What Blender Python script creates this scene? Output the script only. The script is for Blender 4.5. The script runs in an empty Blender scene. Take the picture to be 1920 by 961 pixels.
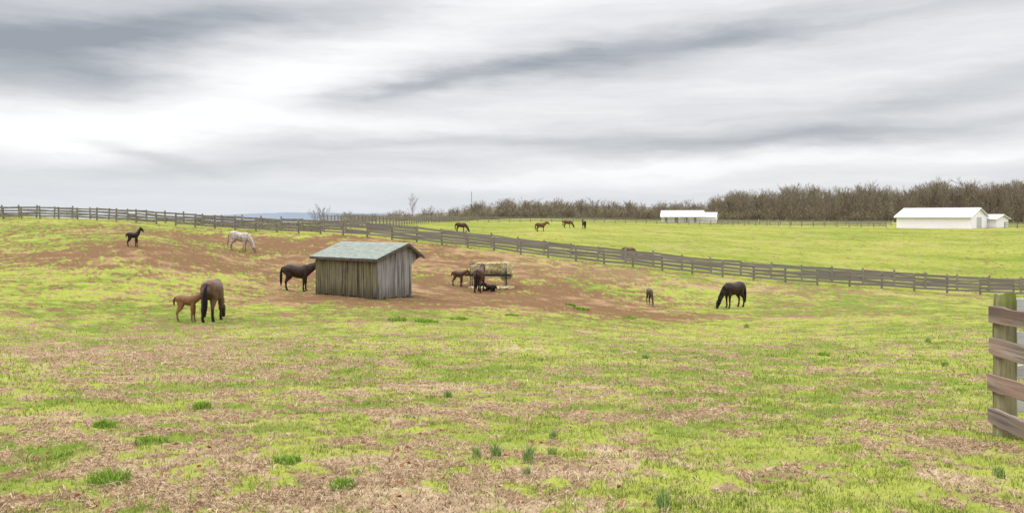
import bpy, bmesh, math, random
import numpy as np
from mathutils import Vector, Matrix
random.seed(7); rng=np.random.default_rng(11)
S=bpy.context.scene
COL=S.collection
S.view_settings.view_transform='Standard'
S.view_settings.look='None'
S.view_settings.exposure=0
F=1663.0
def W(u,d): return ((u-960)/F*d, d)     # bearing tangent + distance -> world x,y
# ------------------------------------------------------------- noise
def vnoise(x,y,seed=0):
    xi=np.floor(x).astype(np.int64); yi=np.floor(y).astype(np.int64)
    fx=x-xi; fy=y-yi; fx=fx*fx*(3-2*fx); fy=fy*fy*(3-2*fy)
    def h(a,b):
        k=(a*374761393+b*668265263+seed*144665111)&0xffffffff
        k=((k^(k>>13))*1274126177)&0xffffffff
        return ((k^(k>>16))&0xffffff)/float(0xffffff)
    return (h(xi,yi)*(1-fx)+h(xi+1,yi)*fx)*(1-fy)+(h(xi,yi+1)*(1-fx)+h(xi+1,yi+1)*fx)*fy
def fbm(x,y,seed=0,o=4):
    s=0;a=.5;t=0
    for i in range(o):
        s=s+a*vnoise(x*1.0,y*1.0,seed+i*7); t+=a; a*=.55
        x,y=(x*1.62+y*1.18)+3.1,(y*1.62-x*1.18)+5.7
    return s/t-.5
def sstep(a,b,x):
    t=np.clip((x-a)/(b-a),0,1); return t*t*(3-2*t)
# ------------------------------------------------------------- terrain
ctl=[]
def cp(u,v,d): x,y=W(u,d); ctl.append((x,y,-(v-405)/F*d))
for a in [(0,411,98),(300,421,92),(640,440,84),(770,453,82),(900,467,80),(1200,502,76),(1500,532,72),(1920,556,70),
 (0,470,62),(0,550,40),(0,700,15),(0,961,5.2),(200,500,52),(100,610,30),
 (706,562,46),(590,550,49),(770,557,48),(398,603,33.5),(560,545,53),(450,471,70),(250,462,60),
 (1373,576,54),(1218,570,55),(898,546,56),(860,537,58),
 (864,435,138),(1015,434,140),(1064,427,170),(1095,429,165),(1290,417,300),(1750,428,220),(1900,427,215),
 (960,418,230),(700,414,200),(1600,460,140),(1800,505,95),(1500,490,97),(1200,470,98),(960,451,100),
 (960,961,5.1),(960,800,9.5),(960,700,17),(960,650,24),(960,602,36),(960,560,50),
 (1700,961,5.1),(1885,820,8.5),(1700,700,17),(1700,622,32),(1700,580,50),(1850,600,38),
 (640,424,110),(300,414,115),(0,406,112),(1640,416,330),(1920,418,330),(1340,414,420),(900,412,420)]: cp(*a)
for a in [(-30,150,-3),(-22,160,-3.5),(-30,300,-12),(-20,320,-10),(-12,330,-7)]:
    ctl.append((math.sin(math.radians(a[0]))*a[1],math.cos(math.radians(a[0]))*a[1],a[2]))
for az in range(-180,180,30):
    s,c=math.sin(math.radians(az)),math.cos(math.radians(az))
    left=az<-5
    for r,z in ((900,-24 if left else -6),(8000,-30 if left else -12)): ctl.append((s*r,c*r,z))
    if abs(az)>45:
        for r,z in ((6,-1.7),(30,-2.2),(120,-3.5)): ctl.append((s*r,c*r,z))
for az in(-8,8,15): 
    s,c=math.sin(math.radians(az)),math.cos(math.radians(az)); ctl.append((s*900,c*900,-14 if az<0 else -6))
ctl.append((0,0,-1.62)); ctl.append((0,2.5,-1.64))
ctl=np.array(ctl)
def warp(x,y):
    r=np.sqrt(x*x+y*y)+1e-6; k=np.log1p(r/8)/r
    return x*k,y*k
cx,cy=warp(ctl[:,0],ctl[:,1]); n=len(ctl)
def tps(d2): return .5*d2*np.log(d2+1e-9)
A=np.zeros((n+3,n+3)); A[:n,:n]=tps((cx[:,None]-cx)**2+(cy[:,None]-cy)**2)+np.eye(n)*.0012
P=np.stack([np.ones(n),cx,cy],1); A[:n,n:]=P; A[n:,:n]=P.T
wt=np.linalg.solve(A,np.concatenate([ctl[:,2],[0,0,0]]))
def terr(x,y):
    x=np.atleast_1d(np.asarray(x,float)); y=np.atleast_1d(np.asarray(y,float))
    a,b=warp(x,y); out=wt[n]+wt[n+1]*a+wt[n+2]*b
    for i in range(n): out=out+wt[i]*tps((a-cx[i])**2+(b-cy[i])**2)
    return out
def gz(x,y): return float(terr(x,y)[0])
FL=[W(-120,101),W(0,98),W(300,92),W(640,84),W(770,82),W(900,80),W(1200,76),W(1500,72),W(1920,70),W(2080,69)]
fx=np.array([p[0] for p in FL]); fy=np.array([p[1] for p in FL])
def pt(u,d,rx,ry,s): x,y=W(u,d); return (x,y,rx,ry,s)
patches=[pt(840,54,11,11,1.05),pt(700,47,7,5,.75),pt(1120,51,8,4.5,.68),pt(1400,47,7,2.0,.55),pt(60,57,14,5,.78),pt(330,63,10,5,.62),
 pt(480,78,19,6,.82),pt(600,66,7,6,.6),pt(740,75,12,7,.85),pt(1050,70,15,5,.7),pt(1450,66,13,2.5,.4),
 pt(60,19,8,4.5,.46),pt(420,17,4,3,.24),pt(480,11,4,3,.20),pt(200,7.5,4.5,2.4,.27),pt(700,6.2,2.6,1.4,.30),pt(250,12,4,2,.18),
 pt(1100,5.4,3,.8,.26),pt(900,12,3,2.5,.14),pt(0,27,10,4,.30),pt(560,24,8,3,.15),pt(1750,68,8,1.5,.35),pt(1500,9,3,2,.08)]
def dirt(x,y):
    s=np.zeros_like(x)
    wx=x+fbm(x/4,y/4,91,5)*9; wy=y+fbm(x/4,y/4,57,5)*np.clip(y*.16,0,10)
    for a,b,rx,ry,k in patches:
        q=((wx-a)/rx)**2+((wy-b)/ry)**2
        s+=k*np.exp(-q**1.1)
    s=np.clip(s,0,1.05)
    beyond=sstep(-1,3,y-np.interp(x,fx,fy))
    return s*(1-beyond)-.28*beyond, beyond
def gmask(x,y):
    D,b=dirt(x,y)
    rr=np.hypot(x,y)
    nn=.58*fbm(x/1.3,y/1.3,3,3)+1.0*fbm(x/.38,y/.38,13,3)+1.0*fbm(x/.11,y/.11,29,3)
    return sstep(-.18,.16,.078+.045*sstep(20,50,rr)-D*.43+nn*1.0), D, b
# ------------------------------------------------------------- mesh helpers
def np_mesh(name,V,Fc,mat,smooth=False,attrs=None):
    V=np.asarray(V,np.float32); Fc=np.asarray(Fc,np.int32); k=Fc.shape[1]
    me=bpy.data.meshes.new(name); me.vertices.add(len(V)); me.vertices.foreach_set('co',V.ravel())
    me.loops.add(Fc.size); me.loops.foreach_set('vertex_index',Fc.ravel())
    me.polygons.add(len(Fc)); me.polygons.foreach_set('loop_start',np.arange(0,Fc.size,k,dtype=np.int32))
    me.polygons.foreach_set('loop_total',np.full(len(Fc),k,np.int32))
    me.polygons.foreach_set('use_smooth',np.full(len(Fc),smooth))
    me.update(calc_edges=True)
    for kx,a in (attrs or {}).items():
        at=me.attributes.new(kx,'FLOAT','POINT'); at.data.foreach_set('value',np.asarray(a,np.float32))
    if mat: me.materials.append(mat)
    ob=bpy.data.objects.new(name,me); COL.objects.link(ob); return ob
class Geo:
    def __init__(s): s.v=[];s.f=[];s.t=[];s.m=[]
    def add(s,vs,fs,tone=.5,mat=0):
        o=len(s.v); s.v+= [tuple(v) for v in vs]; s.t+=[tone]*len(vs)
        for f in fs: s.f.append(tuple(i+o for i in f)); s.m.append(mat)
    def box(s,o,ex,ey,ez,tone=.5,mat=0):
        o,ex,ey,ez=Vector(o),Vector(ex),Vector(ey),Vector(ez)
        vs=[o,o+ex,o+ex+ey,o+ey,o+ez,o+ex+ez,o+ex+ey+ez,o+ey+ez]
        s.add(vs,[(0,3,2,1),(4,5,6,7),(0,1,5,4),(1,2,6,5),(2,3,7,6),(3,0,4,7)],tone,mat)
    def prism(s,pts,ex,tone=.5,mat=0):
        ex=Vector(ex); k=len(pts); vs=[Vector(p) for p in pts]+[Vector(p)+ex for p in pts]
        s.add(vs,[tuple(range(k))[::-1],tuple(range(k,2*k))]+[(i,(i+1)%k,(i+1)%k+k,i+k) for i in range(k)],tone,mat)
    def tube(s,p0,p1,r0,r1,n=6,tone=.5,mat=0):
        p0,p1=Vector(p0),Vector(p1); t=(p1-p0).normalized()
        a=t.orthogonal().normalized(); b=t.cross(a)
        vs=[]
        for p,r in((p0,r0),(p1,r1)):
            for i in range(n):
                q=2*math.pi*i/n; vs.append(p+a*(r*math.cos(q))+b*(r*math.sin(q)))
        s.add(vs,[(i,(i+1)%n,(i+1)%n+n,i+n) for i in range(n)]+[tuple(range(n))[::-1],tuple(range(n,2*n))],tone,mat)
    def loft(s,st,n=14,tone=.5,sub=3):
        st=np.array(st,float)
        if sub>1 and len(st)>2:
            P=np.vstack([2*st[0]-st[1],st,2*st[-1]-st[-2]]); out=[]
            for i in range(1,len(P)-2):
                for k in range(sub):
                    t=k/sub
                    out.append(.5*((2*P[i])+(-P[i-1]+P[i+1])*t+(2*P[i-1]-5*P[i]+4*P[i+1]-P[i+2])*t*t+(-P[i-1]+3*P[i]-3*P[i+1]+P[i+2])*t**3))
            out.append(P[-2]); st=np.array(out); st[:,3:]=np.maximum(st[:,3:],.008)
        m=len(st); vs=[]
        for i in range(m):
            t=Vector(st[min(i+1,m-1),:3]-st[max(i-1,0),:3]).normalized()
            L=Vector((0,1,0)); L=(L-t*L.dot(t)).normalized(); N=L.cross(t)
            c=Vector(st[i,:3])
            for k in range(n):
                q=2*math.pi*k/n; vs.append(c+N*(st[i,3]*math.cos(q))+L*(st[i,4]*math.sin(q)))
        fs=[(i*n+k,i*n+(k+1)%n,(i+1)*n+(k+1)%n,(i+1)*n+k) for i in range(m-1) for k in range(n)]
        fs+=[tuple(range(n))[::-1],tuple(range((m-1)*n,m*n))]
        s.add(vs,fs,tone)
    def build(s,name,mats,smooth=False,link=True,recalc=True):
        me=bpy.data.meshes.new(name); me.from_pydata(s.v,[],s.f)
        at=me.attributes.new('tone','FLOAT','POINT'); at.data.foreach_set('value',np.array(s.t,np.float32))
        for m in mats: me.materials.append(m)
        me.polygons.foreach_set('material_index',np.array(s.m,np.int32))
        me.polygons.foreach_set('use_smooth',np.full(len(s.f),smooth))
        if recalc:
            b=bmesh.new(); b.from_mesh(me); bmesh.ops.recalc_face_normals(b,faces=b.faces); b.to_mesh(me); b.free()
        me.update()
        ob=bpy.data.objects.new(name,me)
        if link: COL.objects.link(ob)
        return ob
def meta(ob,label,cat,group=None):
    ob['label']=label; ob['category']=cat
    if group: ob['group']=group
def empty(name,loc):
    e=bpy.data.objects.new(name,None); e.empty_display_size=.2; e.location=loc; COL.objects.link(e); return e
# ------------------------------------------------------------- node helpers
class NT:
    def __init__(s,t): s.t=t
    def n(s,ty,**k):
        nd=s.t.nodes.new(ty)
        for a,b in k.items(): setattr(nd,a,b)
        return nd
    def put(s,sock,v):
        if isinstance(v,bpy.types.NodeSocket): s.t.links.new(v,sock)
        else: sock.default_value=v
    def math(s,op,a,b=0.0,c=None,clamp=False):
        nd=s.n('ShaderNodeMath',operation=op,use_clamp=clamp); s.put(nd.inputs[0],a); s.put(nd.inputs[1],b)
        if c is not None: s.put(nd.inputs[2],c)
        return nd.outputs[0]
    def vm(s,op,a,b=None):
        nd=s.n('ShaderNodeVectorMath',operation=op); s.put(nd.inputs[0],a)
        if b is not None: s.put(nd.inputs[1],b)
        return nd.outputs['Value'] if op in('DOT_PRODUCT','LENGTH') else nd.outputs[0]
    def mix(s,f,a,b):
        nd=s.n('ShaderNodeMix',data_type='RGBA'); s.put(nd.inputs[0],f)
        s.put(nd.inputs[6],a if isinstance(a,bpy.types.NodeSocket) else (*a,1)); s.put(nd.inputs[7],b if isinstance(b,bpy.types.NodeSocket) else (*b,1))
        return nd.outputs[2]
    def noise(s,vec,scale,detail=3,rough=.55,out=0):
        nd=s.n('ShaderNodeTexNoise'); s.put(nd.inputs['Vector'],vec); nd.inputs['Scale'].default_value=scale
        nd.inputs['Detail'].default_value=detail; nd.inputs['Roughness'].default_value=rough
        return nd.outputs[out]
    def ss(s,x,a,b,lo=0,hi=1):
        nd=s.n('ShaderNodeMapRange',interpolation_type='SMOOTHSTEP'); s.put(nd.inputs[0],x)
        for i,v in enumerate((a,b,lo,hi)): nd.inputs[i+1].default_value=v
        return nd.outputs[0]
    def attr(s,name): return s.n('ShaderNodeAttribute',attribute_name=name).outputs['Fac']
    def mapv(s,vec,scale):
        nd=s.n('ShaderNodeMapping'); s.put(nd.inputs[0],vec); nd.inputs['Scale'].default_value=scale; return nd.outputs[0]
def newmat(name,rough=.85,spec=.2):
    m=bpy.data.materials.new(name); m.use_nodes=True; T=NT(m.node_tree); b=m.node_tree.nodes['Principled BSDF']
    b.inputs['Roughness'].default_value=rough; b.inputs['Specular IOR Level'].default_value=spec
    return m,T,b
def setcol(T,b,c,bump=None,dist=.02,strength=.6):
    T.put(b.inputs['Base Color'],c)
    if bump is not None:
        bp=T.n('ShaderNodeBump'); bp.inputs['Strength'].default_value=strength; bp.inputs['Distance'].default_value=dist
        T.put(bp.inputs['Height'],bump); T.put(b.inputs['Normal'],bp.outputs[0])
def objc(T): return T.n('ShaderNodeTexCoord').outputs['Object']
def rnd(T): return T.n('ShaderNodeObjectInfo').outputs['Random']
def wood(name,dark,light,scale,moss=None,mossamt=.5,stain=None,stain_lo=.5,tonew=.2,base_dark=None):
    m,T,b=newmat(name,.9,.15); c=objc(T); t=T.attr('tone')
    off=T.n('ShaderNodeCombineXYZ'); T.put(off.inputs[0],T.math('MULTIPLY',rnd(T),37)); T.put(off.inputs[1],T.math('MULTIPLY',t,53))
    v=T.vm('ADD',c,off.outputs[0])
    g=T.noise(T.mapv(v,scale),1.0,5,.65); g2=T.noise(v,1.3,3)
    f=T.math('ADD',T.math('MULTIPLY',T.ss(g,.3,.7),.6),T.math('MULTIPLY',T.math('ADD',t,rnd(T)),tonew))
    col=T.mix(f,dark,light)
    if stain: col=T.mix(T.ss(T.noise(T.mapv(v,(scale[0]*.5,scale[1]*.5,scale[2]*.5)),1.0,3),stain_lo,stain_lo+.14),col,stain)
    if moss: col=T.mix(T.math('MULTIPLY',T.ss(g2,.40,.60),mossamt),col,moss)
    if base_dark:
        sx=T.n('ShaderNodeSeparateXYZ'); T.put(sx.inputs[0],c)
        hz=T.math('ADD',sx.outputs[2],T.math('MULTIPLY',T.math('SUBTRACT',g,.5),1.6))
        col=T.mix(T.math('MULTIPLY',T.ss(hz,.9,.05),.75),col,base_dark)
    setcol(T,b,col,g,.006,.7); return m
def plain(name,c1,c2,scale=3,rough=.8,spec=.2,bump=.0):
    m,T,b=newmat(name,rough,spec); g=T.noise(objc(T),scale,4,.6)
    col=T.mix(T.math('ADD',T.math('MULTIPLY',T.ss(g,.3,.7),.7),T.math('MULTIPLY',T.attr('tone'),.3)),c1,c2)
    setcol(T,b,col,g if bump else None,bump or .01); return m
# ------------------------------------------------------------- world / light
def world():
    w=bpy.data.worlds.new('World'); S.world=w; w.use_nodes=True; T=NT(w.node_tree)
    bg=w.node_tree.nodes['Background']
    d=T.n('ShaderNodeTexCoord').outputs['Generated']
    sx=T.n('ShaderNodeSeparateXYZ'); T.put(sx.inputs[0],d); x,y,z=sx.outputs
    az=T.math('ARCTAN2',x,y)
    hz=T.math('SQRT',T.math('ADD',T.math('MULTIPLY',x,x),T.math('MULTIPLY',y,y)))
    e=T.math('DIVIDE',z,T.math('MAXIMUM',hz,.02))
    cv=T.n('ShaderNodeCombineXYZ'); T.put(cv.inputs[0],az); T.put(cv.inputs[1],e); p0=cv.outputs[0]
    wn=T.noise(T.mapv(p0,(4,15,1)),1.0,5,.6,1)
    wn=T.vm('MULTIPLY',T.vm('SUBTRACT',wn,(.5,.5,.5)),(.22,.05,0))
    p=T.vm('ADD',p0,wn)
    b=None
    blobs=[(20,50,290,74,2,-.54),(380,40,260,36,9,-.42),(110,145,170,42,-8,-.32),(250,100,160,30,6,-.12),
     (350,220,230,55,12,.42),(620,115,190,36,10,.32),(60,260,170,36,-4,.26),(700,235,230,24,0,.22),
     (960,128,260,26,11,-.50),(1330,72,280,28,9,-.46),(720,172,120,14,8,-.28),(1650,40,300,24,6,-.12),
     (1330,165,260,24,3,.10),(900,30,240,30,8,.2),
     (900,268,420,14,2,-.26),(260,285,110,11,-10,-.34),(1500,258,420,18,3,-.38),(1760,175,300,32,10,-.32),
     (1350,312,520,15,3,.32),(1850,295,200,13,2,.25),(380,318,350,14,3,-.20),(100,352,300,14,0,-.14),(1000,345,400,12,0,.12)]
    for (u,v,su,sv,rot,Am) in blobs:
        a0=math.atan((u-960)/F); e0=(405-v)/F*math.cos(a0)
        mp=T.n('ShaderNodeMapping',vector_type='TEXTURE'); T.put(mp.inputs[0],p)
        mp.inputs['Location'].default_value=(a0,e0,0); mp.inputs['Rotation'].default_value=(0,0,math.radians(rot)); mp.inputs['Scale'].default_value=(su/F,sv/F,1)
        q=T.vm('DOT_PRODUCT',mp.outputs[0],mp.outputs[0])
        g=T.math('POWER',.3679,q); 
        b=T.math('MULTIPLY_ADD',g,Am*1.0,b if b is not None else .69)
    rp=T.n('ShaderNodeMapping'); T.put(rp.inputs[0],p); rp.inputs['Rotation'].default_value=(0,0,math.radians(-5)); rp.inputs['Scale'].default_value=(2.6,24,1)
    st=T.noise(rp.outputs[0],1.0,6,.62)
    rp2=T.n('ShaderNodeMapping'); T.put(rp2.inputs[0],p0); rp2.inputs['Rotation'].default_value=(0,0,math.radians(-3)); rp2.inputs['Scale'].default_value=(7,90,1)
    st2=T.noise(rp2.outputs[0],1.0,4,.6)
    b=T.math('ADD',b,T.math('MULTIPLY',T.math('SUBTRACT',st,.5),.72))
    b=T.math('ADD',b,T.math('MULTIPLY',T.math('SUBTRACT',st2,.5),.20))
    b2=T.math('MAXIMUM',T.math('MINIMUM',b,1.0),0.0)
    col=T.mix(b2,(.32,.35,.395),(.975,.975,.98))
    hzf=T.math('MULTIPLY',T.ss(e,.0,.075,1,0),T.ss(az,-.5,.35,.6,.2))
    col=T.mix(hzf,col,(.66,.72,.79))
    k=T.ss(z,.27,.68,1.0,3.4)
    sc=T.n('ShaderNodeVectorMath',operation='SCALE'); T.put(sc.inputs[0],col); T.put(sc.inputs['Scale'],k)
    sky=T.n('ShaderNodeTexSky',sky_type='NISHITA'); sky.sun_disc=False; sky.sun_elevation=math.radians(48); sky.sun_rotation=math.radians(-60)
    s2=T.n('ShaderNodeVectorMath',operation='SCALE'); T.put(s2.inputs[0],sky.outputs[0]); s2.inputs['Scale'].default_value=.004
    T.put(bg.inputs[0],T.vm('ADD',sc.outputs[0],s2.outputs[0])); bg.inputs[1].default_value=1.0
world()
L=bpy.data.lights.new('sun','SUN'); L.energy=1.5; L.angle=math.radians(12); L.color=(1,.96,.9)
lo=bpy.data.objects.new('sun',L); COL.objects.link(lo)
az,el=math.radians(-60),math.radians(48)
sd=Vector((math.sin(az)*math.cos(el),math.cos(az)*math.cos(el),math.sin(el))); lo.rotation_euler=(-sd).to_track_quat('-Z','Y').to_euler()
# ------------------------------------------------------------- ground
def mat_ground():
    m,T,b=newmat('field_ground',.95,.03); c=objc(T)
    g=T.attr('grass'); s=T.attr('straw'); v=T.attr('vary'); far=T.attr('beyond')
    n1=T.noise(c,22,3,.7); n2=T.noise(c,1.7,3,.6); n3=T.noise(c,.06,4,.65); n4=T.noise(c,70,1,.6)
    lime=T.mix(T.ss(v,.2,.8),(.125,.175,.026),(.265,.295,.052))
    lime=T.mix(T.ss(n2,.45,.75),lime,(.31,.285,.095))
    lime=T.mix(T.math('MULTIPLY',T.ss(n1,.5,.75),.65),lime,(.080,.10,.022))
    ff=T.mix(T.ss(n3,.35,.65),(.14,.19,.024),(.25,.265,.044)); ff=T.mix(T.math('MULTIPLY',T.ss(n2,.4,.7),.4),ff,(.30,.26,.10))
    ff=T.mix(T.math('MULTIPLY',T.ss(v,.5,.95),.55),ff,(.33,.285,.105)); ff=T.mix(T.math('MULTIPLY',T.ss(v,.3,.05),.5),ff,(.11,.155,.02))
    lime=T.mix(T.math('MULTIPLY',far,.9),lime,ff)
    straw=T.mix(T.ss(n1,.32,.68),(.095,.053,.028),(.43,.31,.185))
    straw=T.mix(T.math('MULTIPLY',T.ss(v,.55,.95),.5),straw,(.49,.38,.25))
    straw=T.mix(T.math('MULTIPLY',T.ss(n2,.52,.36),.65),straw,(.155,.09,.05))
    earth=T.mix(T.ss(n1,.3,.7),(.088,.046,.024),(.235,.135,.072))
    earth=T.mix(T.math('MULTIPLY',T.ss(v,.4,.9),.65),earth,(.35,.235,.13))
    earth=T.mix(T.math('MULTIPLY',T.ss(n2,.48,.66),.5),earth,(.13,.085,.04))
    d=T.mix(s,earth,straw)
    gg=T.math('ADD',g,T.math('MULTIPLY',T.math('SUBTRACT',n4,.5),.5),clamp=True)
    col=T.mix(T.ss(gg,.2,.8),d,lime)
    setcol(T,b,col,n1,.03,.8); return m
def relief(x,y,gm):
    rr=np.hypot(x,y); nf=1-sstep(50,140,rr)
    return (fbm(x/.28,y/.28,5,3)*.10+fbm(x/.06,y/.06,6,2)*.04)*nf*(.6+.4*gm)+gm*.016*nf+fbm(x/7,y/7,77,2)*.22*sstep(6,25,rr)*(1-sstep(90,300,rr))*.6
def ground():
    r=np.concatenate([[.25,1,1.8],np.geomspace(2.5,420,680),np.geomspace(440,9000,36)])
    fa=np.radians(np.linspace(-36,36,900)); ca=np.radians(np.linspace(38,180,50))
    a=np.concatenate([-ca[::-1],fa,ca])
    R,Az=np.meshgrid(r,a,indexing='ij'); x=(R*np.sin(Az)).ravel(); y=(R*np.cos(Az)).ravel()
    z=terr(x,y); gm,D,bey=gmask(x,y)
    rr=R.ravel()
    z=z+relief(x,y,gm)
    straw=np.clip((1-sstep(26,44,rr))+.5*sstep(60,72,rr)*(1-bey)*sstep(-4,10,x)+.4*sstep(9,14,x)*(1-sstep(60,70,rr)),0,1)
    vary=np.clip(.5+fbm(x/.9,y/.9,41,4)*1.2+fbm(x/6,y/6,43,3)*1.0+fbm(x/30,y/30,49,3)*.5*bey,0,1)
    nr,na=R.shape; i=np.arange(nr-1)[:,None]*na+np.arange(na-1)[None,:]
    Fc=np.stack([i,i+1,i+na+1,i+na],-1).reshape(-1,4)[:,::-1]
    ob=np_mesh('ground',np.stack([x,y,z],1),Fc,mat_ground(),True,{'grass':gm,'straw':straw,'vary':vary,'beyond':bey})
    ob['kind']='structure'
ground()
# ------------------------------------------------------------- grass blades
def mat_blades(name,c1,c2,c3):
    m,T,b=newmat(name,.8,.1); t=T.attr('tone')
    col=T.mix(T.ss(t,0,.6),c1,c2); col=T.mix(T.ss(t,.6,1),col,c3); setcol(T,b,col); return m
def surf(x,y,gm=None):
    if gm is None: gm=gmask(x,y)[0]
    return terr(x,y)+relief(x,y,gm)
def blades(x,y,z,h,w,lean,tone,name,mat,flat=False):
    k=len(x); a=rng.uniform(0,2*np.pi,k); l=rng.uniform(0,2*np.pi,k)
    dx,dy=np.cos(a)*w/2,np.sin(a)*w/2
    tx,ty=x+np.cos(l)*lean*h,y+np.sin(l)*lean*h
    mx,my=x+np.cos(l)*lean*h*.3,y+np.sin(l)*lean*h*.3
    zt=z+(h if not flat else h*rng.uniform(-.02,.25,k)); zm=z+(h*.6 if not flat else .012)
    V=np.stack([np.stack([x-dx,y-dy,z-.01+0*x],1),np.stack([x+dx,y+dy,z-.01+0*x],1),np.stack([mx+dx*.8,my+dy*.8,zm],1),np.stack([tx,ty,zt],1),np.stack([mx-dx*.8,my-dy*.8,zm],1)],1).reshape(-1,3)
    i=np.arange(k)*5; T1=np.stack([i,i+1,i+2],1);T2=np.stack([i,i+2,i+4],1);T3=np.stack([i+4,i+2,i+3],1)
    return np_mesh(name,V,np.concatenate([T1,T2,T3]),mat,False,{'tone':np.repeat(tone,5)})
GR=mat_blades('grass_blade',(.11,.165,.022),(.26,.31,.052),(.44,.41,.15))
ST=mat_blades('straw_blade',(.12,.07,.04),(.38,.275,.165),(.64,.52,.35))
def scatter(N,r0,r1):
    r=np.exp(rng.uniform(math.log(r0),math.log(r1),N)); a=np.radians(rng.uniform(-35,35,N)); return r*np.sin(a),r*np.cos(a),r
x,y,r=scatter(320000,4,60); gm,D,bb=gmask(x,y)
cl=fbm(x/.35,y/.35,63,3)
k=(gm*(1+1.6*cl)>rng.uniform(.4,1.2,len(x)))&(bb<.5); x,y,r,gm,cl=x[k],y[k],r[k],gm[k],cl[k]
sz=np.clip(r/9,.9,2.6)
tone=np.clip(.42+fbm(x/.6,y/.6,44,3)*1.1+rng.normal(0,.24,len(x)),0,1)
blades(x,y,surf(x,y,gm),(.018+.05*np.clip(cl+.2,0,1)+rng.uniform(0,.016,len(x)))*sz**.45*np.where(r>22,.7,1),.005*sz,rng.uniform(.3,1.5,len(x)),tone,'grass',GR)['kind']='stuff'
x,y,r=scatter(190000,4,38); gm,D,bb=gmask(x,y)
k=(1.10-gm>rng.uniform(.05,1.2,len(x))); x,y,r,gm=x[k],y[k],r[k],gm[k]; sz=np.clip(r/9,.9,2.5)
blades(x,y,surf(x,y,gm)+.014,rng.uniform(.03,.12,len(x))*sz**.5,.0055*sz,np.full(len(x),1.),np.clip(rng.normal(.42,.32,len(x)),0,1),'dry_straw',ST,True)['kind']='stuff'
x,y,r=scatter(260,4.3,13); LF=mat_blades('dead_leaf',(.24,.09,.045),(.38,.18,.09),(.50,.36,.24))
k=x<1.0; x,y=x[k],y[k]
blades(x,y,surf(x,y)+.03,rng.uniform(.03,.06,len(x)),.035,np.full(len(x),.9),rng.uniform(0,1,len(x)),'fallen_leaves',LF,True)['kind']='stuff'
CL=mat_blades('clump_blade',(.10,.21,.02),(.19,.33,.035),(.33,.42,.08))
RU=mat_blades('rush_blade',(.15,.25,.07),(.25,.35,.11),(.42,.45,.2))
for (u,v,wd,ht,ru) in [(285,832,.20,.11,0),(205,905,.19,.13,0),(537,872,.15,.11,0),(378,765,.14,.13,0),(196,803,.14,.12,0),(930,858,.05,.17,1),(893,860,.04,.15,1),(990,872,.05,.18,1),(988,890,.03,.10,1),(1038,824,.05,.13,1),(1036,855,.05,.09,1),(840,745,.07,.15,1),(1245,958,.05,.15,1),(1873,893,.05,.12,1),(1545,668,.2,.13,0),(640,915,.12,.07,0),(1210,672,.1,.16,1),(1740,645,.1,.2,1),(1772,690,.08,.16,1),(1400,615,.12,.2,1),(110,858,.12,.08,0),(1690,870,.1,.06,0),
   (745,603,.5,.18,0),(800,606,.6,.17,0),(860,600,.5,.15,0),(1090,580,.6,.2,0),(1070,572,.4,.15,0),(1180,595,.5,.14,0),(960,592,.4,.13,0)]:
    d=5.0
    for _ in range(60): d=.5*d+.5*max(3,-gz(*W(u,d))*F/(v-405))
    x0,y0=W(u,d); m=int(260 if not ru else 90)
    rad=wd*.75*np.sqrt(rng.uniform(0,1,m)); an=rng.uniform(0,6.28,m)
    xx=x0+rad*np.cos(an); yy=y0+rad*np.sin(an); rr=rad/wd
    o=blades(xx,yy,surf(xx,yy)-.01,ht*rng.uniform(.55,1.15,m)*np.exp(-rr*.5),np.full(m,.008)*max(1,d/8),rng.uniform(.1,.45 if ru else .9,m),rng.uniform(0,1,m),'rush_clump' if ru else 'grass_clump',RU if ru else CL)
    if ru: meta(o,'upright clump of green rush in short pasture grass','rush','rush clumps in the pasture')
    else: meta(o,'dark green grass tuft growing out of trodden pasture','grass tuft','grass tufts in the pasture')
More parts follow.
